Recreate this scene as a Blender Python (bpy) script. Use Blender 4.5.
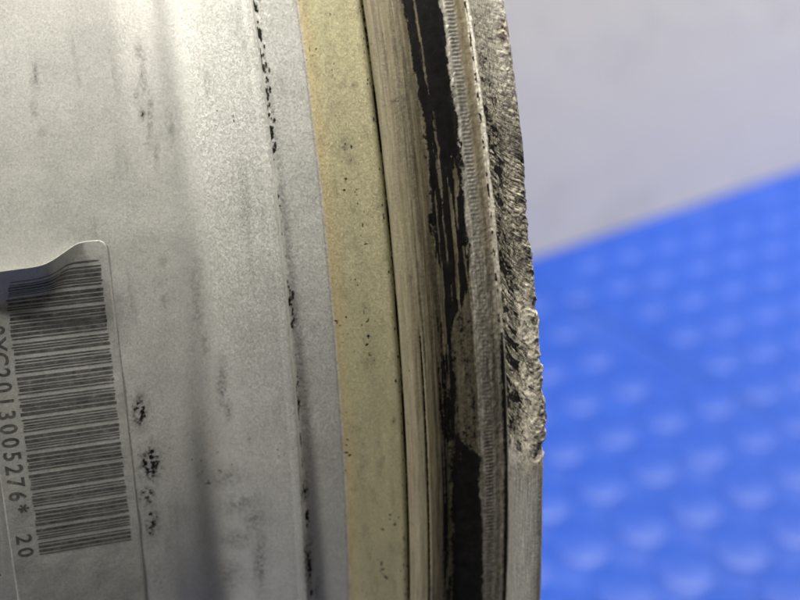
import bpy, math, random
import numpy as np
from mathutils import Matrix, Vector

for o in list(bpy.data.objects):
    bpy.data.objects.remove(o, do_unlink=True)
S = bpy.context.scene
COL = S.collection
random.seed(4)

# ------------------------------------------------------------------ camera
F_PX = 1150.0                       # focal length in pixels of the 800 px wide photograph
CAM_X, CAM_D = -49.46, 395.41       # mm along the axle / mm from the axle
AX, AY, AZ = [math.radians(a) for a in (4.105, 15.391, 6.716)]
PHI = math.radians(27.0)            # elevation of the camera as seen from the axle
R_STAND = 222.6                     # mm, axle above the mat (wheel stands on its flanges)
Rx = np.array([[1, 0, 0], [0, math.cos(AX), -math.sin(AX)], [0, math.sin(AX), math.cos(AX)]])
Ry = np.array([[math.cos(AY), 0, math.sin(AY)], [0, 1, 0], [-math.sin(AY), 0, math.cos(AY)]])
Rz = np.array([[math.cos(AZ), -math.sin(AZ), 0], [math.sin(AZ), math.cos(AZ), 0], [0, 0, 1]])
RC = Rz @ Ry @ Rx                   # wheel frame (axle, up along the tread, outwards) to camera
# wheel frame to world: x along the axle, second axis up along the tread, third axis outwards
W = np.array([[1, 0, 0], [0, math.sin(PHI), -math.cos(PHI)], [0, math.cos(PHI), math.sin(PHI)]])
CAMW = np.array([CAM_X, 0, CAM_D])

def to_world(p):                    # wheel frame mm to world m
    q = W @ np.asarray(p, float)
    return np.array([q[0], q[1], q[2] + R_STAND]) / 1000.0

cam_d = bpy.data.cameras.new('camera')
cam = bpy.data.objects.new('camera', cam_d)
COL.objects.link(cam)
S.camera = cam
M3 = W @ RC.T
mw = Matrix([list(M3[i]) + [0] for i in range(3)] + [[0, 0, 0, 1]])
mw.translation = Vector(to_world(CAMW))
cam.matrix_world = mw
cam_d.sensor_width = 36.0
cam_d.lens = 36.0 * F_PX / 800.0
cam_d.clip_start = 0.005
cam_d.clip_end = 50
cam_d.dof.use_dof = True
cam_d.dof.focus_distance = 0.186
cam_d.dof.aperture_fstop = 11.5
cam_d.dof.aperture_blades = 0

# ------------------------------------------------------------------ world and lamps (indoor workshop light)
world = bpy.data.worlds.new('World')
S.world = world
world.use_nodes = True
bg = world.node_tree.nodes['Background']
bg.inputs['Color'].default_value = (1.0, 0.98, 0.94, 1)
bg.inputs['Strength'].default_value = 0.075

def area(name, loc, target, sx, sy, power, color):
    d = bpy.data.lights.new(name, 'AREA')
    d.shape = 'RECTANGLE'
    d.size, d.size_y, d.energy, d.color = sx, sy, power, color
    o = bpy.data.objects.new(name, d)
    COL.objects.link(o)
    o.location = loc
    o.rotation_euler = (Vector(target) - Vector(loc)).to_track_quat('-Z', 'Y').to_euler()
    return o
area('area_lamp', (-1.9, 0.08, 2.2), (0.0, 0.0, 0.3), 1.2, 0.8, 228, (1.0, 0.96, 0.87))  # ceiling lamp that lights the rim
area('area_lamp', (0.80, 0.10, 1.9), (1.0, 1.2, 0.95), 1.3, 0.4, 122, (1.0, 0.955, 0.88))  # added lamp turned to the wall to brighten it and spare the rim

S.view_settings.view_transform = 'Standard'
S.view_settings.look = 'None'
S.view_settings.exposure = 0.0
S.view_settings.gamma = 1.0
S.render.engine = 'CYCLES'
S.cycles.max_bounces = 8

# ------------------------------------------------------------------ helpers
rng = np.random.RandomState(11)
TAB = rng.rand(64, 256, 256).astype(np.float32)

def vnoise(x, y, seed=0):
    t = TAB[seed % 64]
    xi = np.floor(x).astype(int); yi = np.floor(y).astype(int)
    fx = x - xi; fy = y - yi
    fx = fx * fx * (3 - 2 * fx); fy = fy * fy * (3 - 2 * fy)
    a = t[xi % 256, yi % 256]; b = t[(xi + 1) % 256, yi % 256]
    c = t[xi % 256, (yi + 1) % 256]; d = t[(xi + 1) % 256, (yi + 1) % 256]
    return (a * (1 - fx) + b * fx) * (1 - fy) + (c * (1 - fx) + d * fx) * fy

def fbm(x, y, seed=0, octaves=4, gain=0.5):
    s = 0; amp = 1; tot = 0
    for k in range(octaves):
        s = s + amp * vnoise(x * 2 ** k + 17.3 * k, y * 2 ** k + 9.1 * k, seed + k)
        tot += amp; amp *= gain
    return s / tot

def sstep(a, b, x):
    t = np.clip((x - a) / (b - a), 0, 1)
    return t * t * (3 - 2 * t)

def band(x, a, b, soft):            # 1 between a and b
    return sstep(a - soft, a + soft, x) * (1 - sstep(b - soft, b + soft, x))

def project(P):                     # wheel frame mm to photograph pixels
    q = (P - CAMW) @ RC.T
    z = np.minimum(q[..., 2], -1.0)
    return 400 + F_PX * q[..., 0] / -z, 300 - F_PX * q[..., 1] / -z, -q[..., 2]

def ray(u, v):
    d = np.array([(u - 400) / F_PX, (300 - v) / F_PX, -1.0])
    d = RC.T @ d
    return d / np.linalg.norm(d)

def hit_cyl(u, v, r):               # where a pixel's ray first meets the cylinder of radius r: x, theta
    d = ray(u, v)
    a = d[1] ** 2 + d[2] ** 2
    b = CAMW[2] * d[2]
    c = CAMW[2] ** 2 - r * r
    t = (-b - math.sqrt(b * b - a * c)) / a
    p = CAMW + t * d
    return p[0], math.atan2(p[1], p[2])

def hit_floor(u, v):                # pixel to the mat plane, world m
    d = W @ ray(u, v)
    o = to_world(CAMW)
    return o + d * (-o[2] / d[2])

# ------------------------------------------------------------------ materials
def new_mat(name):
    m = bpy.data.materials.new(name)
    m.use_nodes = True
    nt = m.node_tree
    b = nt.nodes['Principled BSDF']
    return m, nt, b

def N(nt, kind, **kw):
    n = nt.nodes.new(kind)
    for k, v in kw.items():
        setattr(n, k, v)
    return n

def math_node(nt, op, a, b=None, clamp=False):
    n = N(nt, 'ShaderNodeMath', operation=op, use_clamp=clamp)
    for i, v in enumerate((a, b)):
        if v is None: continue
        if isinstance(v, (int, float)): n.inputs[i].default_value = v
        else: nt.links.new(v, n.inputs[i])
    return n.outputs[0]

def noise(nt, coord, scale, detail=3, rough=0.55):
    n = N(nt, 'ShaderNodeTexNoise')
    n.inputs['Scale'].default_value = scale
    n.inputs['Detail'].default_value = detail
    n.inputs['Roughness'].default_value = rough
    nt.links.new(coord, n.inputs['Vector'])
    return n.outputs['Fac']

def mixrgb(nt, fac, a, b, blend='MIX'):
    n = N(nt, 'ShaderNodeMix', data_type='RGBA', blend_type=blend)
    for sock, v in ((n.inputs[0], fac), (n.inputs[6], a), (n.inputs[7], b)):
        if isinstance(v, (int, float)): sock.default_value = v
        elif isinstance(v, tuple): sock.default_value = v
        else: nt.links.new(v, sock)
    return n.outputs[2]

def ramp(nt, fac, stops):
    n = N(nt, 'ShaderNodeValToRGB')
    cr = n.color_ramp
    while len(cr.elements) < len(stops): cr.elements.new(0.5)
    for e, (p, c) in zip(cr.elements, stops):
        e.position = p
        e.color = c if len(c) == 4 else tuple(c) + (1,)
    nt.links.new(fac, n.inputs[0])
    return n.outputs[0]

def attr(nt, name, color=False):
    n = N(nt, 'ShaderNodeAttribute', attribute_name=name)
    return n.outputs['Color'] if color else n.outputs['Fac']

def rim_material():
    m, nt, b = new_mat('alloy_rim')
    co = N(nt, 'ShaderNodeTexCoord').outputs['Object']
    col = attr(nt, 'tint', True)
    rub = attr(nt, 'rubber'); flake = attr(nt, 'flake')
    rgh = attr(nt, 'roughness_map'); met = attr(nt, 'metal_map'); rel = attr(nt, 'relief')
    grain = noise(nt, co, 2600, 2, 0.6)
    mott = noise(nt, co, 140, 5, 0.6)
    g1 = math_node(nt, 'MULTIPLY_ADD', grain, 0.5); nt.nodes[-1].inputs[2].default_value = 0.75
    g2 = math_node(nt, 'MULTIPLY_ADD', mott, 0.2); nt.nodes[-1].inputs[2].default_value = 0.9
    gg = math_node(nt, 'MULTIPLY', g1, g2)
    c1 = mixrgb(nt, 1.0, col, gg, 'MULTIPLY')
    # fine streaks that run round the rim, and slanting scuffs on the flange
    wrap = N(nt, 'ShaderNodeAttribute', attribute_name='wrap').outputs['Vector']
    def stretched(sx, sy, rot, detail):
        mp = N(nt, 'ShaderNodeMapping', vector_type='TEXTURE')
        mp.inputs['Rotation'].default_value = (0, 0, rot)
        mp.inputs['Scale'].default_value = (sx, sy, 1)
        nt.links.new(wrap, mp.inputs['Vector'])
        return noise(nt, mp.outputs[0], 1.0, detail, 0.65)
    st = ramp(nt, stretched(0.30, 6.0, 0, 6), [(0.36, (0.10, 0.082, 0.055)), (0.50, (0.62, 0.58, 0.5)), (0.66, (1.12, 1.1, 1.05))])
    c1 = mixrgb(nt, attr(nt, 'streaky'), c1, mixrgb(nt, 1.0, c1, st, 'MULTIPLY'))
    sf = ramp(nt, stretched(0.28, 2.8, math.radians(62), 5), [(0.40, (0.05, 0.047, 0.042)), (0.50, (0.47, 0.455, 0.42)), (0.60, (1.02, 1.0, 0.94))])
    c1 = mixrgb(nt, attr(nt, 'scuffed'), c1, mixrgb(nt, 1.0, c1, sf, 'MULTIPLY'))
    gt = ramp(nt, noise(nt, co, 1700, 4, 0.75), [(0.38, (0.12, 0.113, 0.1)), (0.50, (0.70, 0.68, 0.63)), (0.62, (1.2, 1.18, 1.1))])
    c1 = mixrgb(nt, attr(nt, 'grit'), c1, mixrgb(nt, 1.0, c1, gt, 'MULTIPLY'))
    sm = ramp(nt, noise(nt, co, 1500, 4, 0.7), [(0.36, (0.25, 0.25, 0.25)), (0.62, (1, 1, 1))])
    c1 = mixrgb(nt, math_node(nt, 'MULTIPLY', attr(nt, 'smudge'), sm, True), c1, (0.045, 0.042, 0.038, 1))
    # rubber left behind: mask broken up by fine grain
    rn = noise(nt, co, 1300, 5, 0.75)
    edge = math_node(nt, 'ADD', rub, math_node(nt, 'MULTIPLY', math_node(nt, 'SUBTRACT', rn, 0.5), 1.9))
    rm = ramp(nt, edge, [(0.40, (0, 0, 0)), (0.60, (1, 1, 1))])
    rubcol = ramp(nt, noise(nt, co, 500, 4, 0.7), [(0.3, (0.0025, 0.0025, 0.003)), (0.66, (0.012, 0.011, 0.011)), (0.82, (0.07, 0.062, 0.05))])
    c2 = mixrgb(nt, rm, c1, rubcol)
    nt.links.new(c2, b.inputs['Base Color'])
    inv = math_node(nt, 'SUBTRACT', 1.0, rm)
    nt.links.new(math_node(nt, 'MULTIPLY', met, inv), b.inputs['Metallic'])
    rr = math_node(nt, 'ADD', rgh, math_node(nt, 'MULTIPLY', math_node(nt, 'SUBTRACT', mott, 0.5), 0.22))
    rmx = N(nt, 'ShaderNodeMix', data_type='FLOAT')
    nt.links.new(rm, rmx.inputs[0]); nt.links.new(rr, rmx.inputs[2]); rmx.inputs[3].default_value = 0.62
    nt.links.new(rmx.outputs[0], b.inputs['Roughness'])
    nt.links.new(math_node(nt, 'MULTIPLY_ADD', rm, -0.33), b.inputs['Specular IOR Level']); nt.nodes[-1].inputs[2].default_value = 0.5
    # metal flake in the paint: tiny cells with their own tilt
    vor = N(nt, 'ShaderNodeTexVoronoi'); vor.inputs['Scale'].default_value = 5200
    nt.links.new(co, vor.inputs['Vector'])
    sub = N(nt, 'ShaderNodeVectorMath', operation='SUBTRACT'); nt.links.new(vor.outputs['Color'], sub.inputs[0])
    sub.inputs[1].default_value = (0.5, 0.5, 0.5)
    sc = N(nt, 'ShaderNodeVectorMath', operation='SCALE'); nt.links.new(sub.outputs[0], sc.inputs[0])
    nt.links.new(math_node(nt, 'MULTIPLY', flake, inv), sc.inputs['Scale'])
    bump = N(nt, 'ShaderNodeBump'); bump.inputs['Distance'].default_value = 0.0002
    nt.links.new(rel, bump.inputs['Strength'])
    nt.links.new(noise(nt, co, 1500, 4, 0.6), bump.inputs['Height'])
    ad = N(nt, 'ShaderNodeVectorMath', operation='ADD')
    nt.links.new(bump.outputs[0], ad.inputs[0]); nt.links.new(sc.outputs[0], ad.inputs[1])
    nz = N(nt, 'ShaderNodeVectorMath', operation='NORMALIZE'); nt.links.new(ad.outputs[0], nz.inputs[0])
    nt.links.new(nz.outputs[0], b.inputs['Normal'])
    return m
MAT_RIM = rim_material()

def foil_material():
    m, nt, b = new_mat('sticker_foil')
    co = N(nt, 'ShaderNodeTexCoord').outputs['Object']
    n1 = noise(nt, co, 300, 5, 0.65)
    n2 = noise(nt, co, 2600, 2, 0.6)
    c = ramp(nt, n1, [(0.3, (0.36, 0.365, 0.345)), (0.7, (0.47, 0.475, 0.45))])
    c = mixrgb(nt, 1.0, c, ramp(nt, n2, [(0.3, (0.8, 0.8, 0.8)), (0.7, (1.1, 1.1, 1.1))]), 'MULTIPLY')
    nt.links.new(c, b.inputs['Base Color'])
    b.inputs['Metallic'].default_value = 0.15
    b.inputs['Roughness'].default_value = 0.42
    bump = N(nt, 'ShaderNodeBump'); bump.inputs['Distance'].default_value = 0.00012
    bump.inputs['Strength'].default_value = 0.5
    nt.links.new(noise(nt, co, 700, 4, 0.6), bump.inputs['Height'])
    nt.links.new(bump.outputs[0], b.inputs['Normal'])
    return m

def ink_material():
    m, nt, b = new_mat('worn_ink')
    co = N(nt, 'ShaderNodeTexCoord').outputs['Object']
    n1 = noise(nt, co, 900, 4, 0.7)
    c = ramp(nt, n1, [(0.34, (0.055, 0.06, 0.06)), (0.60, (0.15, 0.15, 0.145)), (0.76, (0.32, 0.32, 0.30))])
    nt.links.new(c, b.inputs['Base Color'])
    b.inputs['Metallic'].default_value = 0.25
    b.inputs['Roughness'].default_value = 0.42
    return m

def grime_material():
    m, nt, b = new_mat('rubber_crumbs')
    co = N(nt, 'ShaderNodeTexCoord').outputs['Object']
    c = ramp(nt, noise(nt, co, 700, 3), [(0.35, (0.010, 0.009, 0.009)), (0.7, (0.05, 0.043, 0.036))])
    nt.links.new(c, b.inputs['Base Color'])
    b.inputs['Roughness'].default_value = 0.7
    return m

def mat_material():
    m, nt, b = new_mat('blue_rubber_mat')
    co = N(nt, 'ShaderNodeTexCoord').outputs['Object']
    n1 = noise(nt, co, 9, 5, 0.6)
    c = ramp(nt, n1, [(0.3, (0.007, 0.052, 0.335)), (0.7, (0.012, 0.066, 0.40))])
    nt.links.new(c, b.inputs['Base Color'])
    dust = ramp(nt, noise(nt, co, 26, 6, 0.7), [(0.48, (0, 0, 0)), (0.75, (0.16, 0.16, 0.16))])
    c = mixrgb(nt, dust, c, (0.18, 0.24, 0.42, 1))
    nt.links.new(c, b.inputs['Base Color'])
    nt.links.new(ramp(nt, noise(nt, co, 40, 5, 0.6), [(0.3, (0.30, 0.30, 0.30)), (0.7, (0.50, 0.50, 0.50))]), b.inputs['Roughness'])
    b.inputs['Specular IOR Level'].default_value = 0.36
    bump = N(nt, 'ShaderNodeBump'); bump.inputs['Distance'].default_value = 0.0006
    bump.inputs['Strength'].default_value = 0.25
    nt.links.new(noise(nt, co, 160, 4, 0.6), bump.inputs['Height'])
    nt.links.new(bump.outputs[0], b.inputs['Normal'])
    return m

def wall_material():
    m, nt, b = new_mat('painted_wall')
    co = N(nt, 'ShaderNodeTexCoord').outputs['Object']
    n1 = noise(nt, co, 3.5, 5, 0.6)
    c = ramp(nt, n1, [(0.3, (0.86, 0.815, 0.65)), (0.7, (0.90, 0.85, 0.69))])
    nt.links.new(c, b.inputs['Base Color'])
    sc = ramp(nt, noise(nt, co, 14, 6, 0.7), [(0.52, (1, 1, 1)), (0.72, (0.86, 0.86, 0.85))])
    c = mixrgb(nt, 1.0, c, sc, 'MULTIPLY')
    nt.links.new(c, b.inputs['Base Color'])
    b.inputs['Roughness'].default_value = 0.42
    bump = N(nt, 'ShaderNodeBump'); bump.inputs['Distance'].default_value = 0.002
    bump.inputs['Strength'].default_value = 0.3
    nt.links.new(noise(nt, co, 30, 4, 0.6), bump.inputs['Height'])
    nt.links.new(bump.outputs[0], b.inputs['Normal'])
    return m

# ------------------------------------------------------------------ the setting: blue studded mat, pale wall
def mesh_obj(name, verts, faces, mat, parent=None, smooth=True):
    me = bpy.data.meshes.new(name)
    me.from_pydata([tuple(v) for v in verts], [], [tuple(f) for f in faces])
    me.materials.append(mat)
    if smooth:
        me.polygons.foreach_set('use_smooth', [True] * len(me.polygons))
    me.update()
    o = bpy.data.objects.new(name, me)
    COL.objects.link(o)
    if parent: o.parent = parent
    return o

def prism(poly, z0, z1, ch):        # convex polygon slab with a chamfered upper edge
    n = len(poly)
    c = np.mean(poly, 0)
    ins = [p + (c - p) / np.linalg.norm(c - p) * ch for p in poly]
    v = [(p[0], p[1], z0) for p in poly] + [(p[0], p[1], z1 - ch) for p in poly] + [(p[0], p[1], z1) for p in ins]
    f = [tuple(range(2 * n, 3 * n))]
    for k in range(2):
        for i in range(n):
            j = (i + 1) % n
            f.append((k * n + i, k * n + j, (k + 1) * n + j, (k + 1) * n + i))
    return v, f

MAT_MAT = mat_material()
MAT_WALL = wall_material()
FZ = -0.004
v, f = [(-3, -3, FZ), (3, -3, FZ), (3, 3, FZ), (-3, 3, FZ)], [(0, 1, 2, 3)]
def concrete_material():
    m, nt, b = new_mat('concrete_floor')
    co = N(nt, 'ShaderNodeTexCoord').outputs['Object']
    c = ramp(nt, noise(nt, co, 6, 6, 0.65), [(0.3, (0.035, 0.034, 0.033)), (0.7, (0.065, 0.063, 0.06))])
    nt.links.new(c, b.inputs['Base Color'])
    b.inputs['Roughness'].default_value = 0.6
    return m
floor = mesh_obj('floor', v, f, concrete_material(), smooth=False)  # unseen bare floor in front, kept dark to dull the rim's reflections
floor['kind'] = 'structure'

# wall foot runs through two pixels of the wall-floor line
wa = hit_floor(533, 257)[:2]; wb = hit_floor(800, 168)[:2]
wd = (wb - wa) / np.linalg.norm(wb - wa)
wn = np.array([-wd[1], wd[0]])
if wn @ (wa - np.array([0, 0])) < 0: wn = -wn
p0 = wa - wd * 1.6; p1 = wa + wd * 2.4
v = []
for zz in (-0.01, 2.4):
    for p in (p0, p1, p1 + wn * 0.12, p0 + wn * 0.12):
        v.append((p[0], p[1], zz))
f = [(0, 1, 5, 4), (1, 2, 6, 5), (2, 3, 7, 6), (3, 0, 4, 7), (4, 5, 6, 7), (3, 2, 1, 0)]
wall = mesh_obj('wall', v, f, MAT_WALL, smooth=False)
wall['kind'] = 'structure'

# two mat panels that meet in a seam, moulded studs on both
sa = hit_floor(545, 285)[:2]; sb = hit_floor(700, 375)[:2]
sd = (sb - sa) / np.linalg.norm(sb - sa)
sn = np.array([-sd[1], sd[0]])
def half_panel(sign):
    a = sa - sd * 1.2 + sn * sign * 0.0005; b = sa + sd * 1.5 + sn * sign * 0.0005
    c = b + sn * sign * 1.5; d = a + sn * sign * 1.5
    poly = [a, b, c, d]
    if sign < 0: poly = poly[::-1]
    # the mat stops in front of the wheel, and at the wall foot
    out = []
    for i in range(4):
        p, q = poly[i], poly[(i + 1) % 4]
        dp, dq = (p - wa) @ wn + 0.001, (q - wa) @ wn + 0.001
        if dp <= 0: out.append(p)
        if dp * dq < 0: out.append(p + (q - p) * dp / (dp - dq))
    res = []
    for i in range(len(out)):
        p, q = out[i], out[(i + 1) % len(out)]
        dp, dq = MAT_FRONT - p[1], MAT_FRONT - q[1]
        if dp <= 0: res.append(p)
        if dp * dq < 0: res.append(p + (q - p) * dp / (dp - dq))
    return res
MAT_FRONT = -0.35  # unseen front edge, cut short to limit blue reflections on the rim
panels = []
for sign in (1, -1):
    v, f = prism(half_panel(sign), FZ + 0.0005, 0.0, 0.0006)
    o = mesh_obj('mat_panel', v, f, MAT_MAT, floor, smooth=False)
    panels.append(o)
PITCH = 0.0376
STUD_R, STUD_H = 0.0182, 0.0019
def stud_mesh():
    prof = [(STUD_R, -0.0004), (STUD_R * 0.98, 0.0002), (STUD_R * 0.9, 0.0009), (STUD_R * 0.76, 0.0014),
            (STUD_R * 0.5, 0.0018), (STUD_R * 0.2, STUD_H)]
    n = 20; v = []; f = []
    for r, z in prof:
        for i in range(n):
            a = 2 * math.pi * i / n
            v.append((r * math.cos(a), r * math.sin(a), z))
    v.append((0, 0, STUD_H))
    for k in range(len(prof) - 1):
        for i in range(n):
            j = (i + 1) % n
            f.append((k * n + i, k * n + j, (k + 1) * n + j, (k + 1) * n + i))
    k = len(prof) - 1
    for i in range(n):
        f.append((k * n + i, k * n + (i + 1) % n, len(v) - 1))
    me = bpy.data.meshes.new('stud')
    me.from_pydata(v, [], f); me.materials.append(MAT_MAT)
    me.polygons.foreach_set('use_smooth', [True] * len(me.polygons))
    return me
ME_STUD = stud_mesh()
GRID_ANGLE = math.radians(45)
g0 = hit_floor(651, 464)[:2]
fwd = (W @ ray(670, 450))[:2]; fwd /= np.linalg.norm(fwd)
base = math.atan2(fwd[1], fwd[0]) + GRID_ANGLE
e1 = np.array([math.cos(base), math.sin(base)]) * PITCH
e2 = np.array([-math.sin(base), math.cos(base)]) * PITCH
cands = []
for i in range(-60, 61):
    for j in range(-60, 61):
        p = g0 + e1 * i + e2 * j
        if (p - wa) @ wn > -0.02 or p[1] < MAT_FRONT + 0.02: continue
        side = (p - sa) @ sn
        if abs(side) < 0.010: continue
        pw = W.T @ (np.array([p[0], p[1], 0]) * 1000 - np.array([0, 0, R_STAND]))
        uu, vv, zz = project(pw)
        if zz < 50: continue
        off = max(0, 480 - uu, uu - 840) + max(0, vv - 640)
        cands.append((off, zz, p, side))
cands.sort(key=lambda t: (t[0], t[1]))
for off, zz, p, side in cands[:600]:
    par = panels[0] if side > 0 else panels[1]
    if sum(1 for _ in par.children) >= 298: continue
    o = bpy.data.objects.new('stud', ME_STUD)
    COL.objects.link(o)
    o.parent = par
    o.location = (p[0], p[1], 0.0)

# ------------------------------------------------------------------ the wheel rim
V0 = 300.0
def ux(u, r):                       # axle position of the profile point seen at column u on row 300
    return hit_cyl(u, V0, r)[0]
prof = [(-172, 190), (-171.5, 210), (-170.5, 219), (-169, 221.8), (-167, 222.4), (-165.2, 221.4), (-164.6, 217), (-163.5, 212.5),
        (-160, 211.2), (-147, 210.0), (-144, 211.4), (-141, 210.6), (-137, 208.5), (-127, 206.5), (-112, 201.8), (-106, 200.7), (-100, 200.5)]
U_LIST = [(0, 200.5), (110, 200.5), (132, 200.9), (146, 201.1), (160, 200.5), (174, 199.2), (187, 198.5), (201, 198.8),
          (214, 199.8), (228, 201.1), (286.3, 204.9), (287.0, 204.4), (288.2, 203.9), (290, 203.75), (296, 203.7), (304, 203.8), (331.5, 204.6),
          (333, 204.7), (345, 205.6), (391, 208.8), (394, 208.7), (395.2, 208.0), (396.4, 208.0), (397.4, 209.2), (400, 209.7), (409, 211.0),
          (419, 211.5), (429, 211.3), (438.5, 210.6), (446, 210.4), (470, 210.9), (474, 211.15), (478, 211.35), (489, 211.5),
          (492, 211.25), (497, 211.35), (500, 211.7), (503, 212.6)]
iA = iB = None
marks = {}
for (u, r) in U_LIST:
    prof.append((ux(u, r), r))
    if u == 290: marks['A'] = len(prof) - 1
    if u == 331.5: marks['B'] = len(prof) - 1
    if u == 395.2: marks['C'] = len(prof) - 1
    if u == 438.5: marks['D'] = len(prof) - 1
    if u == 470: marks['E'] = len(prof) - 1
    if u == 497: marks['F'] = len(prof) - 1
marks['W0'] = 16
xF = prof[-1][0]
# flange: outermost silhouette circle fitted to the photograph, x 18.93 at r 228 carried down its ray to r 221.9
def sil_x(r):
    P = np.array([18.93, 0, 0]); t = np.linspace(-0.2, 0.5, 400)
    uu, vv, zz = project(np.stack([np.full_like(t, 18.93), 228.02 * np.sin(t), 228.02 * np.cos(t)], 1))
    o = np.argsort(vv)
    return ux(float(np.interp(V0, vv[o], uu[o])), r)
xs = sil_x(221.7)
prof += [(xs - 3.25, 214.5), (xs - 3.1, 217.0), (xs - 2.85, 219.6), (xs - 2.5, 221.1), (xs - 1.9, 221.9), (xs - 1.1, 222.3), (xs - 0.5, 222.25), (xs, 221.7),
         (xs + 0.35, 220.6), (xs + 0.5, 218.0), (xs + 0.5, 210)]
marks['O'] = len(prof) - 1
prof += [(xs - 0.3, 205), (xs - 6, 202.5), (-20, 197.5), (-30, 191.0), (-60, 190.2), (-105, 190.2), (-118, 192), (-140, 203), (-165, 205.5), (-171, 206), (-172, 190)]
marks['I'] = len(prof) - 1
P = np.array(prof, float)
seg = np.linalg.norm(np.diff(P, axis=0), axis=1)
sk = np.concatenate([[0], np.cumsum(seg)])
fine0, fine1 = sk[marks['W0']] + 22, sk[marks['O']] - 6
ds = 0.2
sdet = sk[marks['C']] - 1.0
svals = list(np.arange(0, fine0, 2.0)) + list(np.arange(fine0, sdet, 0.24)) + list(np.arange(sdet, fine1, 0.17)) + \
        list(np.arange(fine1, sk[-1], 2.5)) + [sk[-1]]
# keep the part borders on the grid
sv = np.array(sorted(svals))
cut = {}
for k in ('W0', 'A', 'C', 'D', 'E', 'F', 'O'):
    i = int(np.argmin(abs(sv - sk[marks[k]])))
    sv[i] = sk[marks[k]]; cut[k] = i
def gsmooth(y, s, sig):             # light smoothing on an even grid
    h = 0.05
    g = np.arange(0, sk[-1] + h, h)
    yy = np.interp(g, sk, y)
    kk = np.arange(-80, 81) * h
    ker = np.exp(-0.5 * (kk / sig) ** 2); ker /= ker.sum()
    ys = np.convolve(np.pad(yy, 80, mode='edge'), ker, mode='valid')
    return np.interp(s, g, ys)
px_f, pr_f = gsmooth(P[:, 0], sv, 0.22), gsmooth(P[:, 1], sv, 0.22)
px_s, pr_s = gsmooth(P[:, 0], sv, 1.3), gsmooth(P[:, 1], sv, 1.3)
blend = 1 - band(sv, sk[marks['A']] - 3, sk[marks['O']], 0.3)      # soft coves in the well, crisp steps at the seat
px = px_f * (1 - blend) + px_s * blend
pr = pr_f * (1 - blend) + pr_s * blend

TH0 = hit_cyl(400, 300, 212)[1]
dense = np.arange(TH0 - 0.36, TH0 + 0.36, 0.15 / 212)
coarse = np.arange(dense[-1] + 0.035, dense[0] + 2 * math.pi - 0.02, 0.035)
th = np.concatenate([dense, coarse])
nd = len(dense); ns = len(sv); nt_ = len(th)

tx = np.gradient(px, sv); tr = np.gradient(pr, sv)
nl = np.hypot(tx, tr); nx, nr = -tr / nl, tx / nl                   # outward profile normal

GX = np.repeat(px[:, None], nt_, 1); GR = np.repeat(pr[:, None], nt_, 1)
TT = np.repeat(th[None, :], ns, 0)
base_pts = np.stack([GX, GR * np.sin(TT), GR * np.cos(TT)], -1)
U, Vv, _ = project(base_pts)
SS = np.repeat(sv[:, None], nt_, 1)
ARC = TT * 212.0
insector = np.zeros((ns, nt_), bool); insector[:, :nd] = True
far = ~insector
Vv = np.where(far, -2000.0, Vv)
# straightened column: where the profile point appears on row 300
ref = np.zeros(ns)
for i in range(ns):
    o = np.argsort(Vv[i, :nd]); ref[i] = np.interp(V0, Vv[i, :nd][o], U[i, :nd][o])
WW = np.repeat(ref[:, None], nt_, 1)
sC, sA, sB, sD, sE, sF = [sk[marks[k]] for k in 'CABDEF']
outer = SS < sk[marks['O']] - 0.5
s_lip = sF + 0.0

def streak(seed, across, along):    # long thin streaks round the rim
    return fbm(SS / across, ARC / along, seed, 4)

# ---- relief in mm along the profile normal
D = np.zeros((ns, nt_))
# drop well: faint casting waviness
D += 0.05 * (fbm(SS / 9, ARC / 14, 3, 3) - 0.5) * (SS < sA)
# ragged paint edge at the step
D += -0.04 * band(SS, sA - 0.3, sA + 1.2, 0.3) * sstep(0.55, 0.7, fbm(SS / 0.7, ARC / 1.6, 5))
# groove between ramp and hump opens and closes
gro = fbm(SS * 0 + 3.3, ARC / 9, 8, 3)
D += -0.35 * np.exp(-((SS - sC - 0.15) / 0.28) ** 2) * sstep(0.35, 0.6, gro)
# hump: turning lines and scraped grooves running round
hump = band(SS, sC + 0.6, sD + 0.6, 0.5)
D += 0.06 * hump * (streak(12, 0.35, 40) - 0.5) * 2
D += -0.10 * hump * sstep(0.60, 0.70, streak(14, 0.5, 70))
sgl = (sC + sD) / 2 + 0.6
D += -0.35 * np.exp(-((SS - sgl - 0.25 * (fbm(SS * 0, ARC / 30, 4) - 0.5)) / 0.2) ** 2) * sstep(310, 345, Vv)
# rubber film has thickness, filled in after the mask is known
# knurl: short teeth across a narrow ring
TP = 0.68
k0, k1 = ref.searchsorted, None
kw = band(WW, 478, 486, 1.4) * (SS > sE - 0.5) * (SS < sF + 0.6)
wear = sstep(0.30, 0.62, fbm(SS / 3, ARC / 9, 21, 3)) * 0.6 + 0.4
wear *= 1 - 0.75 * band(Vv, 200, 400, 40)
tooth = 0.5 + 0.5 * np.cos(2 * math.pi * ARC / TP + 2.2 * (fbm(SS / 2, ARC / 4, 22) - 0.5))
D += 0.16 * kw * wear * (tooth - 0.6)
D += 0.20 * band(WW, 470, 500, 3) * (SS > sE - 1) * (SS < sF + 1) * (fbm(SS / 0.5, ARC / 0.7, 24) - 0.5)
# thin proud ridge beside the knurl, ragged dark groove after it
D += 0.22 * np.exp(-((SS - sF - 0.5) / 0.3) ** 2) * (1 - sstep(200, 330, Vv))
D += -0.45 * np.exp(-((SS - sF - 0.35) / 0.32) ** 2) * sstep(280, 370, Vv)
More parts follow.
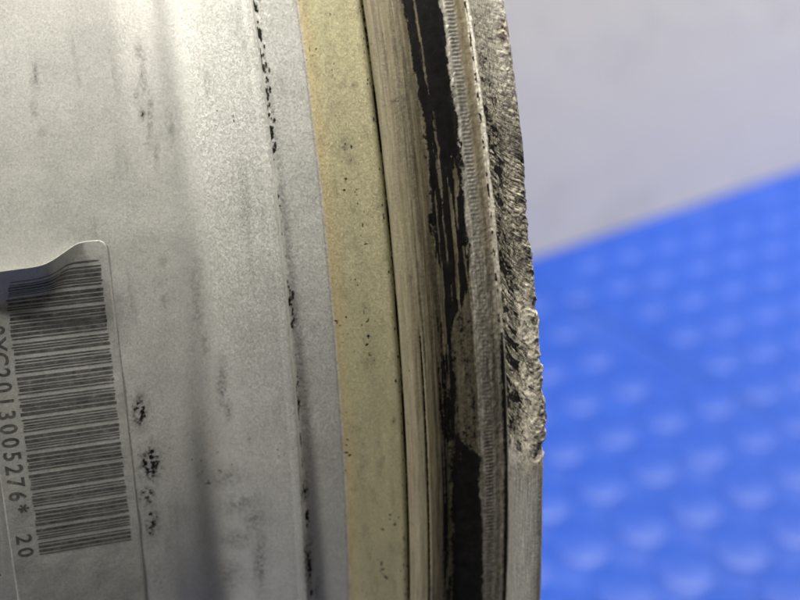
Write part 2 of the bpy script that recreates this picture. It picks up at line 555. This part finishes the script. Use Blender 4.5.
# flange face: gouged and scraped between rows 20 and 470
sT = sF
fl = sstep(sF + 0.8, sF + 1.6, SS) * outer
lip0 = sstep(sF + 4, sF + 10, SS)
dmg = fl * (0.6 * sstep(-90, 40, Vv) + 0.4 * sstep(70, 170, Vv)) * (1 - sstep(405, 490, Vv + 70 * (fbm(SS / 2, ARC / 3, 30) - 0.5) - 12 * lip0))
ca, sa_ = math.cos(math.radians(28)), math.sin(math.radians(28))
q1 = (SS * 1.0) * ca - ARC * sa_; q2 = SS * sa_ + ARC * ca
scr = fbm(q2 / 0.40, q1 / 1.5, 31, 4) - 0.5
scr2 = fbm(q2 / 1.3, q1 / 3.6, 35, 3) - 0.5
lump = fbm(SS / 1.6, ARC / 2.2, 38, 4) - 0.5
lipz = sstep(sF + 7.0, sF + 9.0, SS)
crag = fbm(SS / 0.55, ARC / 0.6, 33, 4) - 0.5
gouge = (1 - 0.7 * lipz) * (0.5 * scr + 0.6 * scr2) + 0.30 * lump + (0.26 + 0.2 * lipz) * crag
bite = sstep(0.60, 0.74, fbm(q2 / 2.2, q1 / 3.5, 27, 3))
D += -0.55 * dmg * bite
rugged = 0.30 + 1.0 * sstep(0.36, 0.64, fbm(SS / 4.0, ARC / 6.0, 29, 3))
D += 0.68 * dmg * gouge * rugged
D += fl * 0.03 * (fbm(SS / 0.5, ARC / 8, 41) - 0.5)
# silhouette of the lip as measured down the photograph
rows = np.array([-80, 0, 67, 120, 147, 165, 180, 200, 222, 236, 250, 267, 295, 323, 345, 368, 390, 402, 413, 440, 458, 475, 500, 600, 700])
edge = np.array([0, 0, 0, 0, 0, -1, -2.6, -3.6, -4.5, -4.2, -1.5, 0, 0.2, 2.4, 1.0, 3.4, 1.5, 4.8, 5.6, 4.2, 2.0, 0.8, 0, 0, 0.])
sil = np.interp(Vv, rows, edge) / 6.3
lipw = sstep(sF + 5.5, sF + 9.5, SS) * (1 - sstep(sF + 14, sF + 18, SS)) * outer
chip = fbm(SS / 0.8, ARC / 0.9, 44, 3) - 0.5
DX = lipw * (sil + (0.5 * chip + 0.5 * (fbm(SS / 2, ARC / 2.4, 47) - 0.5)) * sstep(140, 190, Vv) * (1 - sstep(455, 475, Vv)))

# ---- rubber and grime masks (0..1), in photograph rows
rub = np.zeros((ns, nt_))
rag = lambda seed, a=0.6, b=5.0: (fbm(SS / a, ARC / b, seed, 4) - 0.5)
seat = band(WW, 441, 470.5, 1.6 ) * (SS > sD - 1.2) * (SS < sE + 1.2)
wob = 20 * rag(50, 1.5, 10) + 22 * rag(51, 0.5, 2)
left_lim = np.interp(Vv, [-300, 0, 100, 190, 215, 300, 340, 430, 455, 480, 700], [437.5, 437.5, 438, 439, 438, 436, 435, 436, 439, 441, 441])
right_lim = np.interp(Vv, [-300, 0, 150, 240, 285, 300, 325, 430, 442, 456, 700], [473, 473, 472.5, 472, 470, 464, 450, 447, 455, 473, 476])
r1 = sstep(-5, 5, (WW + wob * 0.34) - left_lim) * (1 - sstep(-5, 5, (WW + wob * 0.34) - right_lim))
r1 *= (SS > sD - 1.5) * (SS < sE + 1.8)
# sliver scraped clean near the hump, flakes scraped off
r1 *= 1 - 0.95 * np.exp(-((WW - 447.5 - 3 * rag(56, 2, 20)) / 1.7) ** 2) * (1 - sstep(120, 260, Vv)) * sstep(0.36, 0.5, fbm(SS / 0.9, ARC / 14, 59))
r1 *= 1 - sstep(0.60, 0.68, fbm(SS / 0.7, ARC / 12, 53, 4)) * np.interp(Vv, [0, 180, 330, 430, 480, 600], [0.25, 0.7, 1, 0.6, 0.15, 0.1])
rub = np.maximum(rub, r1)
seat_smear = band(WW, 443, 472, 3) * (SS > sD - 0.5) * (SS < sE + 1) * sstep(270, 330, Vv) * (1 - sstep(440, 470, Vv)) * np.clip(0.1 + 1.5 * fbm(SS / 0.8, ARC / 7, 54), 0, 1)
# lower film reaches over towards the knurl in a second finger
fin = np.exp(-((WW - 472.5) / 2.6) ** 2) * sstep(438, 462, Vv + 20 * rag(57, 3, 3)) * (1 - 0.7 * sstep(0.5, 0.62, fbm(SS / 0.8, ARC / 6, 58)))
rub = np.maximum(rub, fin * 0.9)
# black in the groove after the knurl
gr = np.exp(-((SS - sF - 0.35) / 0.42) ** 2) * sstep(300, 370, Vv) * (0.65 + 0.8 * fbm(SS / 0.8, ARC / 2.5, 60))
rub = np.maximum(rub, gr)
# grit caught along the edge beside the knurl
dots = np.exp(-((SS - sF - 0.15) / 0.3) ** 2) * sstep(0.50, 0.60, fbm(SS / 0.5, ARC / 0.9, 63)) * (1 - sstep(300, 350, Vv)) * 0.85
rub = np.maximum(rub, dots)
# groove between ramp and hump
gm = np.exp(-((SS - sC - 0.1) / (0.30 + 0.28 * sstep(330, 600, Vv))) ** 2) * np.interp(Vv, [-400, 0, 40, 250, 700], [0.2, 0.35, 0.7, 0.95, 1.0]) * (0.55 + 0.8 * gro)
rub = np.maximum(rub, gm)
# grime soaking into the ramp foot beside the groove
gs = np.exp(-np.maximum(0, (sC - SS)) / 0.9) * (SS < sC) * sstep(0.50, 0.66, fbm(SS / 1.2, ARC / 16, 62)) * (SS > sC - 3)
rub = np.maximum(rub, gs * 0.66)
# scraped lines on the hump
hl = hump * sstep(0.60, 0.68, streak(14, 0.5, 70)) * 0.26
rub = np.maximum(rub, hl)
h2 = np.exp(-((SS - sgl - 0.25 * (fbm(SS * 0, ARC / 30, 4) - 0.5)) / 0.22) ** 2) * sstep(310, 350, Vv) * 0.85
rub = np.maximum(rub, h2)
h3 = band(WW, 432, 442, 2) * sstep(300, 420, Vv) * sstep(0.46, 0.62, fbm(SS / 0.6, ARC / 10, 66)) * 0.75
rub = np.maximum(rub, h3)
# specks on ramp and ledge
ramp_b = band(SS, sB, sC - 0.3, 0.3)
spk = sstep(0.80, 0.86, vnoise(SS / 0.42, ARC / 0.5, 70)) * sstep(0.52, 0.66, fbm(SS / 5, ARC / 9, 71))
rub = np.maximum(rub, ramp_b * spk * 0.75)
# dirt clumps in the step
st = np.exp(-np.maximum(0, SS - sA) / 0.55) * (SS > sA - 0.35) * sstep(0.50, 0.62, fbm(SS / 0.8, ARC / 2.2, 73)) \
     * np.interp(Vv, [-300, 0, 140, 170, 290, 300, 360, 430, 600], [1, 1, 0.95, 0.55, 0.45, 0.9, 0.6, 0.8, 1.0])
rub = np.maximum(rub, st * 0.95)
# stains with a place of their own: column, row, half width, half height, strength
spots = [(140, 412, 9, 18, 1.1), (150, 464, 11, 20, 1.25), (147, 497, 9, 13, .95), (152, 522, 8, 20, 1.0), (143, 75, 3.5, 24, .85), (139, 50, 4, 9, .8),
         (142, 114, 4, 7, .9), (137, 95, 4, 8, .5), (150, 115, 3, 28, .8), (157, 152, 3.5, 16, .65), (172, 130, 8, 18, .5), (163, 262, 4, 5, .6), (165, 302, 3, 7, .8),
         (35, 75, 4, 14, .7), (34, 110, 4, 12, .42), (42, 133, 4, 6, .4), (222, 385, 5, 26, .8), (228, 412, 5, 11, .85), (197, 300, 7, 44, .5), (205, 345, 4, 20, .42),
         (228, 478, 16, 11, .62), (240, 505, 20, 11, .7), (255, 520, 11, 14, .75), (238, 540, 18, 10, .65), (260, 560, 7, 34, .75), (232, 575, 14, 16, .6),
         (200, 470, 5, 10, .45), (293, 318, 3, 14, .9), (313, 328, 4, 5, .5), (353, 85, 3, 3, .8), (345, 145, 8, 10, .62), (350, 160, 5, 8, .6), (396, 102, 6, 4, .8),
         (334, 45, 3, 3, .4), (304, 490, 4, 14, .9), (308, 560, 5, 40, .9), (317, 590, 4, 14, .7), (394, 420, 3, 4, .8), (410, 278, 3, 3, .9), (157, 575, 10, 22, .45),
         (281, 80, 3, 8, .4), (250, 440, 3, 6, .4)]
fine = fbm(SS / 0.4, ARC / 0.55, 77, 4)
smudge = np.clip(1.15 * seat_smear, 0, 0.92)
rub = np.maximum(rub, 0.46 * seat_smear * (0.55 + 0.9 * fbm(SS / 0.9, ARC / 9, 43)))
for (su, sv_, a, b, k) in spots:
    e = np.exp(-(((U - su) / a) ** 2 + ((Vv - sv_) / b) ** 2))
    m_ = e * k * (0.35 + 0.65 * sstep(0.30, 0.62, fine))
    smudge = np.where(insector, np.maximum(smudge, m_), smudge)
    if k > 0.85 or su > 280: rub = np.where(insector, np.maximum(rub, m_ * 0.66), rub)
smudge = np.maximum(smudge, (SS < sA) * 0.26 * sstep(0.58, 0.74, fbm(SS / 2.2, ARC / 16, 84, 4)) * sstep(0.45, 0.6, fbm(SS / 14, ARC / 20, 86)))
smudge = np.maximum(smudge, ramp_b * 0.24 * sstep(0.6, 0.75, fbm(SS / 1.2, ARC / 3, 88, 4)))
smudge = np.maximum(smudge, hump * np.interp(WW, [400, 412, 432], [0.15, 0.4, 0.75]) * sstep(0.47, 0.66, streak(46, 0.7, 14)))
halo = sstep(-14, 4, WW - left_lim + 40 * rag(48, 0.7, 6)) * (1 - sstep(-4, 12, WW - right_lim + 40 * rag(49, 0.7, 6))) * (SS > sD - 3.2) * (SS < sE + 2.2) * insector
smudge = np.maximum(smudge, 0.72 * halo * np.clip(0.1 + 1.3 * fbm(SS / 0.6, ARC / 4, 52), 0, 1))
# sparse dust everywhere on the well
dust = sstep(0.86, 0.92, vnoise(SS / 0.5, ARC / 0.6, 81)) * sstep(0.60, 0.75, fbm(SS / 7, ARC / 10, 82)) * (SS < sA) * 0.62
rub = np.maximum(rub, dust)
# dark packed into gouges of the flange
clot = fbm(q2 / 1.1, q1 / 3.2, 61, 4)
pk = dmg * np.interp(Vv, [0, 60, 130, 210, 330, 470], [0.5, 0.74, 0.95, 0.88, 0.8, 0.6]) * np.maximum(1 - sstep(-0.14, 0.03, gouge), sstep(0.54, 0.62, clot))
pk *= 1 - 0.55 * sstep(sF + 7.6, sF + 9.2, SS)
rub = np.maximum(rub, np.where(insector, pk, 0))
rub = np.where(outer, rub, 0)
D += 0.10 * sstep(0.4, 0.7, rub) * (WW > 436) * (WW < 476) * insector

# ---- paint, primer and metal colours
def lerp(a, b, t): return a + (b - a) * t[..., None]
silver = np.array([0.58, 0.58, 0.55]); gold = np.array([0.43, 0.40, 0.25]); goldw = np.array([0.46, 0.39, 0.225])
olive = np.array([0.41, 0.375, 0.26]); bare = np.array([0.66, 0.645, 0.59]); brown = np.array([0.14, 0.105, 0.06])
tint = np.ones((ns, nt_, 3)) * silver
tint *= (0.94 + 0.12 * fbm(SS / 12, ARC / 20, 90, 3))[..., None]
gfac = sstep(sB - 0.3, sB + 0.45, SS + 0.5 * (fbm(SS / 1.0, ARC / 3, 94, 4) - 0.5))
gcol = lerp(np.ones((ns, nt_, 3)) * goldw, np.ones((ns, nt_, 3)) * gold, sstep(sB + 0.5, sB + 3.2, SS + 1.2 * (fbm(SS / 3, ARC / 30, 91) - 0.5)))
gcol = lerp(gcol, np.ones((ns, nt_, 3)) * olive, sstep(sC - 1.5, sC + 1.5, SS))
gcol = gcol * (0.84 + 0.32 * fbm(SS / 1.6, ARC / 22, 92, 4))[..., None]
tint = lerp(tint, gcol, gfac)
# thin darker seam where the two coats meet
tint *= (1 - 0.30 * np.exp(-((SS - sB + 0.15) / 0.16) ** 2))[..., None]
# brown staining on hump and seat, in streaks round the rim
hb = band(SS, sC + 0.8, sE + 0.6, 0.6) * np.clip(0.15 + 1.7 * (streak(93, 0.9, 45) - 0.38), 0, 1)
hb = np.clip(hb + 0.6 * band(WW, 428, 472, 5) * sstep(sC, sD, SS) * sstep(200, 420, Vv), 0, 0.92)
tint = lerp(tint, np.ones((ns, nt_, 3)) * brown, hb * 0.55)
# bare alloy from the knurl outwards
bf = sstep(sE - 0.1, sE + 0.5, SS)
bcol = np.ones((ns, nt_, 3)) * bare * 1.12 * (0.72 + 0.56 * fbm(SS / 0.8, ARC / 1.6, 95, 4))[..., None]
tan = np.array([0.56, 0.46, 0.29])
bcol = lerp(bcol, np.ones((ns, nt_, 3)) * tan, band(WW, 486, 497, 3) * (SS < sF + 1) * 0.65 * (1 - sstep(150, 320, Vv)))
bcol = lerp(bcol, np.ones((ns, nt_, 3)) * np.array([0.30, 0.29, 0.27]), band(WW, 470, 510, 4) * (SS < sF + 1) * sstep(240, 420, Vv) * 0.7)
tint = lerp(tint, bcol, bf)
tint *= (1 - 0.72 * kw * (1 - tooth) * (0.45 + 0.55 * sstep(380, 460, Vv) + 0.3 * (1 - sstep(150, 260, Vv))))[..., None]  # dirt tint between knurl teeth, also standing in for weak groove shade
face = sstep(sF + 1.0, sF + 2.0, SS) * outer
grey = np.array([0.42, 0.42, 0.40])
tint = lerp(tint, np.ones((ns, nt_, 3)) * grey * (0.85 + 0.3 * fbm(SS / 0.5, ARC / 20, 97))[..., None], face * sstep(440, 480, Vv))
dk = np.clip(dmg * (0.15 + 1.1 * (fbm(SS / 1.6, ARC / 3.0, 99, 4) - 0.35)), 0, 0.8)
tint = lerp(tint, np.ones((ns, nt_, 3)) * np.array([0.11, 0.104, 0.09]), dk * np.interp(Vv, [0, 160, 300, 440], [0.5, 1, 1, .8]))
# fresh broken metal on the burr
fresh = lipw * sstep(sF + 7.2, sF + 9.2, SS + 2.5 * (fbm(SS / 1.5, ARC / 2.5, 103) - 0.5)) * sstep(235, 320, Vv) * (1 - sstep(455, 485, Vv)) * sstep(0.30, 0.56, fbm(SS / 0.9, ARC / 1.1, 101))
tint = lerp(tint, np.ones((ns, nt_, 3)) * np.array([0.68, 0.645, 0.55]), np.clip(fresh, 0, 1))
rust = fl * np.exp(-(((U - 503) / 6) ** 2 + ((Vv - 30) / 9) ** 2)) * sstep(0.4, 0.6, fine)
tint = lerp(tint, np.ones((ns, nt_, 3)) * np.array([0.16, 0.06, 0.025]), np.where(insector, rust, 0))
tint = np.clip(tint, 0.01, 0.9)

paint = 1 - sstep(sC - 0.3, sC + 0.5, SS)
metal = 0.58 * (SS < sB) + 0.40 * ramp_b + 0.30 * band(SS, sC, sE, .3) + 0.40 * bf - 0.22 * face
metal = np.clip(metal * (1 - 0.4 * hb), 0, 1)
rough = np.where(SS < sA, 0.58, 0.58); rough = np.where(SS > sC, 0.52, rough); rough = np.where(SS > sE, 0.44, rough); rough = np.where(SS > sF + 1.2, 0.6, rough)
flake = 0.19 * paint * np.where(SS < sk[marks['A']] - 14, 0.55, 1.0)
relief = np.where(SS < sA, 0.10, 0.14); relief = np.where(SS > sC, 0.45, relief); relief = np.where(SS > sE, 0.85, relief)

streaky = np.clip(0.6 * band(SS, sC + 0.5, sE + 0.4, 0.5) * np.interp(WW, [400, 412, 430, 445], [0.45, 0.6, 1, 1]) + (0.55 - 0.35 * (1 - sstep(150, 300, Vv))) * band(SS, sE, sF + 1.2, .4), 0, 1)
streaky = streaky + 0.5 * face * sstep(440, 480, Vv)
scuffed = np.where(insector, np.clip(dmg * 1.1 * np.interp(Vv, [-100, 20, 120, 470], [0.35, 0.7, 1.0, 1.0]), 0, 1) * (1 - 0.7 * np.clip(fresh, 0, 1)), 0.1 * fl)
grit = np.clip(0.85 * scuffed + (0.6 - 0.3 * (1 - sstep(150, 300, Vv))) * band(SS, sE - 0.2, sF + 1.5, .4) + 0.35 * band(SS, sD - 1, sE, .5) + 0.3 * face, 0, 1)

# ---- assemble points and smooth normals over the whole grid
NX = np.repeat(nx[:, None], nt_, 1); NR = np.repeat(nr[:, None], nt_, 1)
D = np.where(outer, D, 0)
PX = GX + NX * D + DX; PR = GR + NR * D
PTS = np.stack([PX, PR * np.sin(TT), PR * np.cos(TT)], -1)
def roll_grad(A):
    return np.roll(A, -1, 1) - np.roll(A, 1, 1)
Tt = roll_grad(PTS); Ts = np.gradient(PTS, axis=0)
NRM = np.cross(Ts, Tt); NRM /= np.linalg.norm(NRM, axis=-1, keepdims=True) + 1e-12
if (NRM[cut['A'] - 40, 10] * PTS[cut['A'] - 40, 10])[1:].sum() < 0: NRM = -NRM
FLIP = True
WM = PTS.reshape(-1, 3) @ W.T / 1000.0
WMg = WM.reshape(ns, nt_, 3)
NWg = (NRM.reshape(-1, 3) @ W.T).reshape(ns, nt_, 3)

rim = bpy.data.objects.new('wheel_rim', None)
COL.objects.link(rim)
rim.empty_display_size = 0.05
BASE_OFF = R_STAND / 1000.0
rim.location = (0, 0, 0)
rim['label'] = 'silver alloy wheel rim with knurled bead seat and chewed-up lip beside the blue mat'
rim['category'] = 'wheel rim'

def ring_part(name, i0, i1):
    n = i1 - i0 + 1
    co = WMg[i0:i1 + 1].reshape(-1, 3)
    nm = NWg[i0:i1 + 1].reshape(-1, 3)
    idx = np.arange(n * nt_).reshape(n, nt_)
    a = idx[:-1]; b = np.roll(idx, -1, 1)[:-1]; c = np.roll(idx, -1, 1)[1:]; d = idx[1:]
    q = np.stack([a, d, c, b], -1).reshape(-1, 4)
    # orient faces with the analytic normals
    fn = np.cross(co[q[0, 1]] - co[q[0, 0]], co[q[0, 3]] - co[q[0, 0]])
    if fn @ nm[q[0, 0]] < 0: q = q[:, ::-1]
    me = bpy.data.meshes.new(name)
    me.vertices.add(len(co)); me.vertices.foreach_set('co', co.astype(np.float32).ravel())
    me.loops.add(q.size); me.loops.foreach_set('vertex_index', q.ravel().astype(np.int32))
    me.polygons.add(len(q)); me.polygons.foreach_set('loop_start', np.arange(0, q.size, 4, dtype=np.int32))
    me.polygons.foreach_set('use_smooth', np.ones(len(q), bool))
    me.update(); me.validate()
    def put(nme, arr):
        at = me.attributes.new(nme, 'FLOAT', 'POINT')
        at.data.foreach_set('value', arr[i0:i1 + 1].reshape(-1).astype(np.float32))
    at = me.attributes.new('wrap', 'FLOAT_VECTOR', 'POINT')
    w3 = np.stack([SS[i0:i1 + 1], ARC[i0:i1 + 1], np.zeros((n, nt_))], -1)
    at.data.foreach_set('vector', w3.reshape(-1).astype(np.float32))
    for nme, arr in (('rubber', rub), ('streaky', streaky), ('scuffed', scuffed), ('smudge', smudge), ('grit', grit), ('flake', flake), ('roughness_map', rough), ('metal_map', metal), ('relief', relief)):
        put(nme, np.broadcast_to(arr, (ns, nt_)))
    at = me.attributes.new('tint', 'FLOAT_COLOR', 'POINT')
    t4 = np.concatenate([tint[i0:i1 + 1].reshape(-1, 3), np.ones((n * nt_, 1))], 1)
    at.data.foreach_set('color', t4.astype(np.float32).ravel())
    me.materials.append(MAT_RIM)
    me.normals_split_custom_set_from_vertices(nm.astype(np.float32))
    o = bpy.data.objects.new(name, me)
    COL.objects.link(o)
    o.parent = rim
    o.location = (0, 0, BASE_OFF)
    return o
p_back = ring_part('back_flange', 0, cut['W0'])
p_well = ring_part('drop_well', cut['W0'], cut['A'])
p_ramp = ring_part('bead_ramp', cut['A'], cut['C'])
p_hump = ring_part('safety_hump', cut['C'], cut['D'])
p_seat = ring_part('bead_seat', cut['D'], cut['E'])
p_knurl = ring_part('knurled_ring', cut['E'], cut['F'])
p_flange = ring_part('rim_flange', cut['F'], cut['O'])
p_inner = ring_part('inner_barrel', cut['O'], ns - 1)
p_well['label'] = 'silver painted drop well of the rim'
p_ramp['label'] = 'silver ledge turning to a gold-beige band'
p_hump['label'] = 'scratched olive-brown rounded hump'
p_seat['label'] = 'bead seat smeared with black rubber'
p_knurl['label'] = 'finely toothed bare metal ring'
p_flange['label'] = 'gouged and chipped rim lip'

# ------------------------------------------------------------------ barcode sticker in the drop well
MAT_FOIL = foil_material(); MAT_INK = ink_material(); MAT_GRIME = grime_material()
well_r = lambda x: np.interp(x, px[cut['W0']:cut['A']], pr[cut['W0']:cut['A']])
def lab_xy(u, v):
    r = 200.7
    for _ in range(3):
        x, t = hit_cyl(u, v, r); r = float(well_r(x)) + 0.1
    return x, t * 200.7
xr = np.mean([lab_xy(u, v)[0] for u, v in [(113, 262), (121, 360), (131, 470), (143, 600)]])
a_top = lab_xy(108, 239)[1]
wid = xr - lab_xy(0, 478)[0]
LEN = 74.0
# p: mm left of the right-hand edge, q: mm below the top edge
def pq(u, v):
    x, a = lab_xy(u, v)
    return xr - x, a_top - a
# the upper left of the sticker has come loose along two creases and stands up
def crease(a, b):
    a, b = np.array(pq(*a)), np.array(pq(*b))
    d = (b - a) / np.linalg.norm(b - a)
    n = np.array([d[1], -d[0]])
    if n @ (np.array([wid, 0]) - a) < 0: n = -n
    return a, n
ca_, cn = crease((81, 238), (55, 292)); cb_, cm = crease((60, 292), (-10, 304))
away = 0.6 * cn + cm; away /= np.linalg.norm(away)
TILT = math.radians(56)
def lab_lift(p, q):
    w = np.array([p, q], float)
    t1, t2 = (w - ca_) @ cn * 1.35, (w - cb_) @ cm
    t = -math.log(math.exp(-min(t1, 30) / 0.9) + math.exp(-min(t2, 30) / 0.9)) * 0.9 if max(-t1, -t2) < 12 else -12
    t = 0.6 * math.log1p(math.exp(min(t / 0.6, 60)))          # rounded crease
    return t
def lab_pt(p, q, lift=0.0):
    t = lab_lift(p, q)
    h = t * math.sin(TILT)
    w = np.array([p, q], float) - away * t * (1 - math.cos(TILT))
    if lift:
        e = 0.05
        gp = (lab_lift(p + e, q) - t) / e * math.sin(TILT); gq = (lab_lift(p, q + e) - t) / e * math.sin(TILT)
        nn = np.array([-gp, -gq, 1.0]); nn /= np.linalg.norm(nn)
    else: nn = np.array([0, 0, 1.0])
    w = w + nn[:2] * lift
    x = xr - w[0]
    wav = 0.05 * math.sin(q * 0.55 + p * 0.2) + 0.04 * math.sin(p * 0.9 - q * 0.21)
    r = float(well_r(x)) + 0.14 + max(0, wav) + h + nn[2] * lift
    t_ = (a_top - w[1]) / 200.7
    c = W @ np.array([x, r * math.sin(t_), r * math.cos(t_)])
    return (c[0] / 1000, c[1] / 1000, c[2] / 1000)

def sticker_mesh():
    np_, nq = 60, 150
    cr = 1.6
    verts = []; faces = []
    qs = np.concatenate([np.linspace(0, cr, 10)[:-1], np.linspace(cr, LEN - cr, nq - 18), np.linspace(LEN - cr, LEN, 10)[1:]])
    for lift in (0.0, -0.09):
        for q in qs:
            ins = 0.0
            if q < cr: ins = cr - math.sqrt(max(0, cr * cr - (cr - q) ** 2))
            if q > LEN - cr: ins = cr - math.sqrt(max(0, cr * cr - (q - LEN + cr) ** 2))
            for i in range(np_):
                p = ins + (wid - 2 * ins) * i / (np_ - 1)
                verts.append(lab_pt(p, q, lift))
    m = len(qs); off = m * np_
    for j in range(m - 1):
        for i in range(np_ - 1):
            a = j * np_ + i
            faces.append((a, a + 1, a + np_ + 1, a + np_))
            faces.append((off + a, off + a + np_, off + a + np_ + 1, off + a + 1))
    ring = [i for i in range(np_)] + [j * np_ + np_ - 1 for j in range(1, m)] + \
           [(m - 1) * np_ + i for i in range(np_ - 2, -1, -1)] + [j * np_ for j in range(m - 2, 0, -1)]
    for k in range(len(ring)):
        a, b = ring[k], ring[(k + 1) % len(ring)]
        faces.append((b, a, off + a, off + b))
    return verts, faces
v, f = sticker_mesh()
sticker = mesh_obj('barcode_sticker', v, f, MAT_FOIL, rim, smooth=True)
sticker.location = (0, 0, BASE_OFF)
sticker['label'] = 'worn silver barcode sticker with its top edge peeling'

BARS = {'0': 'nnnwwnwnn', '1': 'wnnwnnnnw', '2': 'nnwwnnnnw', '3': 'wnwwnnnnn', '5': 'wnnwwnnnn', '6': 'nnwwwnnnn', '7': 'nnnwnnwnw',
        'C': 'wnwnnwnnn', 'X': 'nwnnwnnnw', '*': 'nwnnwnwnn'}
TEXT = '0XC2013005276*'
b_p0 = pq(118, 420)[0]; b_p1 = pq(22, 420)[0]
b_q0 = pq(103, 259)[1]; b_q1 = pq(130, 541)[1]
seqs = []
pos = 0.0
for ch in '*' + TEXT:
    for k, c in enumerate(BARS[ch]):
        w_ = 2.3 if c == 'w' else 1.0
        if k % 2 == 0: seqs.append((pos, w_))
        pos += w_ * (1.0 if k % 2 == 0 else 1.4)
    pos += 1.0
mod = (b_q1 - b_q0) / pos
rb = random.Random(8)
verts = []; faces = []
for (ps, w_) in seqs:
    q0 = b_q0 + ps * mod; q1 = q0 + w_ * mod * (0.94 + 0.1 * rb.random())
    pa = b_p0 + rb.uniform(-0.12, 0.12); pb = b_p1 + rb.uniform(-0.2, 0.15)
    nseg = 44
    for i in range(nseg + 1):
        p = pa + (pb - pa) * i / nseg
        verts.append(lab_pt(p, q0, 0.04)); verts.append(lab_pt(p, q1, 0.04))
    b0 = len(verts) - 2 * (nseg + 1)
    for i in range(nseg):
        faces.append((b0 + 2 * i, b0 + 2 * i + 1, b0 + 2 * i + 3, b0 + 2 * i + 2))
bars = mesh_obj('printed_barcode', verts, faces, MAT_INK, sticker, smooth=False)

def char_mesh(ch):
    cu = bpy.data.curves.new('glyph', 'FONT'); cu.body = ch; cu.size = 1.0; cu.offset = 0.018; cu.resolution_u = 4
    ob = bpy.data.objects.new('glyph', cu); COL.objects.link(ob)
    dg = bpy.context.evaluated_depsgraph_get()
    me = bpy.data.meshes.new_from_object(ob.evaluated_get(dg))
    vs = [tuple(x.co) for x in me.vertices]; fs = [tuple(p.vertices) for p in me.polygons]
    bpy.data.objects.remove(ob); bpy.data.curves.remove(cu); bpy.data.meshes.remove(me)
    return vs, fs

def put_text(name, chars, height, aspect):      # chars: (character, p centre, q centre); read downwards
    verts = []; faces = []
    for ch, pc, qc in chars:
        vs, fs = char_mesh(ch)
        if not vs: continue
        xs_ = [a[0] for a in vs]; ys_ = [a[1] for a in vs]
        mx = (min(xs_) + max(xs_)) / 2; my = 0.36
        o = len(verts)
        for a in vs:
            # glyph up points to the right on the sticker (towards small p), reading direction runs down
            verts.append(lab_pt(pc - (a[1] - my) * height / 0.72, qc + (a[0] - mx) * height / 0.72 * aspect, 0.02))
        faces += [tuple(o + i for i in q) for q in fs]
    return mesh_obj(name, verts, faces, MAT_INK, sticker, smooth=False)
pA, qA = pq(8.5, 415); pB, qB = pq(17, 496)
step = (qB - qA) / 6.0
pc = (pA + pB) / 2
i3 = TEXT.index('3')
chars = [(c, pc, qA + (i - i3) * step) for i, c in enumerate(TEXT)]
put_text('printed_number', chars, 2.75, 0.88)
p2, q2_ = pq(24.5, 539); p3, q3 = pq(26, 552)
put_text('printed_number', [('2', (p2 + p3) / 2, q2_), ('0', (p2 + p3) / 2, q3)], 2.5, 1.0)

# ------------------------------------------------------------------ rubber crumbs caught in the step and seat
rc = random.Random(21)
verts = []; faces = []
def crumb(u, v, r, size):
    x, t = hit_cyl(u, v, r)
    i = int(np.argmin(abs(px[cut['W0']:cut['O']] - x))) + cut['W0']
    rr = pr[i]
    o = len(verts)
    cx = np.array([x, (rr + size * 0.2) * math.sin(t), (rr + size * 0.2) * math.cos(t)])
    lay = [(1.0, 0)] + [(0.45, k) for k in range(5)] + [(-0.45, k) for k in range(5)] + [(-1, 0)]
    el = rc.uniform(0.8, 2.2); ro = rc.uniform(0, 6.28)
    for n_, (h, k) in enumerate(lay):
        rad = 0 if abs(h) == 1 else 0.9
        a = k * 2 * math.pi / 5 + (0.6 if h < 0 else 0) + ro
        j = rc.uniform(0.7, 1.3) * size
        loc = np.array([rad * math.cos(a) * j * 0.8, rad * math.sin(a) * j * el, h * j * 0.55])
        # local frame: axle, along the tread, outwards
        up = np.array([0, math.sin(t), math.cos(t)]); tan_ = np.array([0, math.cos(t), -math.sin(t)])
        pt = cx + np.array([1, 0, 0]) * loc[0] + tan_ * loc[1] + up * loc[2]
        verts.append(tuple(W @ pt / 1000))
    for k in range(5):
        k2 = (k + 1) % 5
        faces.append((o, o + 1 + k, o + 1 + k2))
        faces.append((o + 1 + k, o + 6 + k, o + 1 + k2)); faces.append((o + 1 + k2, o + 6 + k, o + 6 + k2))
        faces.append((o + 11, o + 6 + k2, o + 6 + k))
def colA(v):
    return np.interp(v, [-40, 0, 77, 140, 197, 267, 350, 400, 467, 533, 600, 640], [247, 253, 265, 272, 278, 286, 295, 298, 304, 307, 309, 310])
for _ in range(62):
    vv = rc.choice([rc.uniform(-30, 75), rc.uniform(60, 150), rc.uniform(60, 150), rc.uniform(290, 320), rc.uniform(480, 620)])
    crumb(colA(vv) + abs(rc.gauss(1.0, 2.2)), vv, 204.2, rc.uniform(0.10, 0.32))
def colC(v):
    return np.interp(v, [-40, 0, 50, 107, 160, 200, 277, 340, 400, 467, 533, 640], [353, 359, 367, 374, 380, 383, 392, 397, 402, 404, 406, 406])
for _ in range(70):
    vv = rc.uniform(-20, 620)
    crumb(colC(vv) + rc.gauss(0, 1.6), vv, 209.4, rc.uniform(0.08, 0.2))
crumbs = mesh_obj('rubber_crumbs', verts, faces, MAT_GRIME, rim, smooth=False)
crumbs.location = (0, 0, BASE_OFF)
crumbs['kind'] = 'stuff'
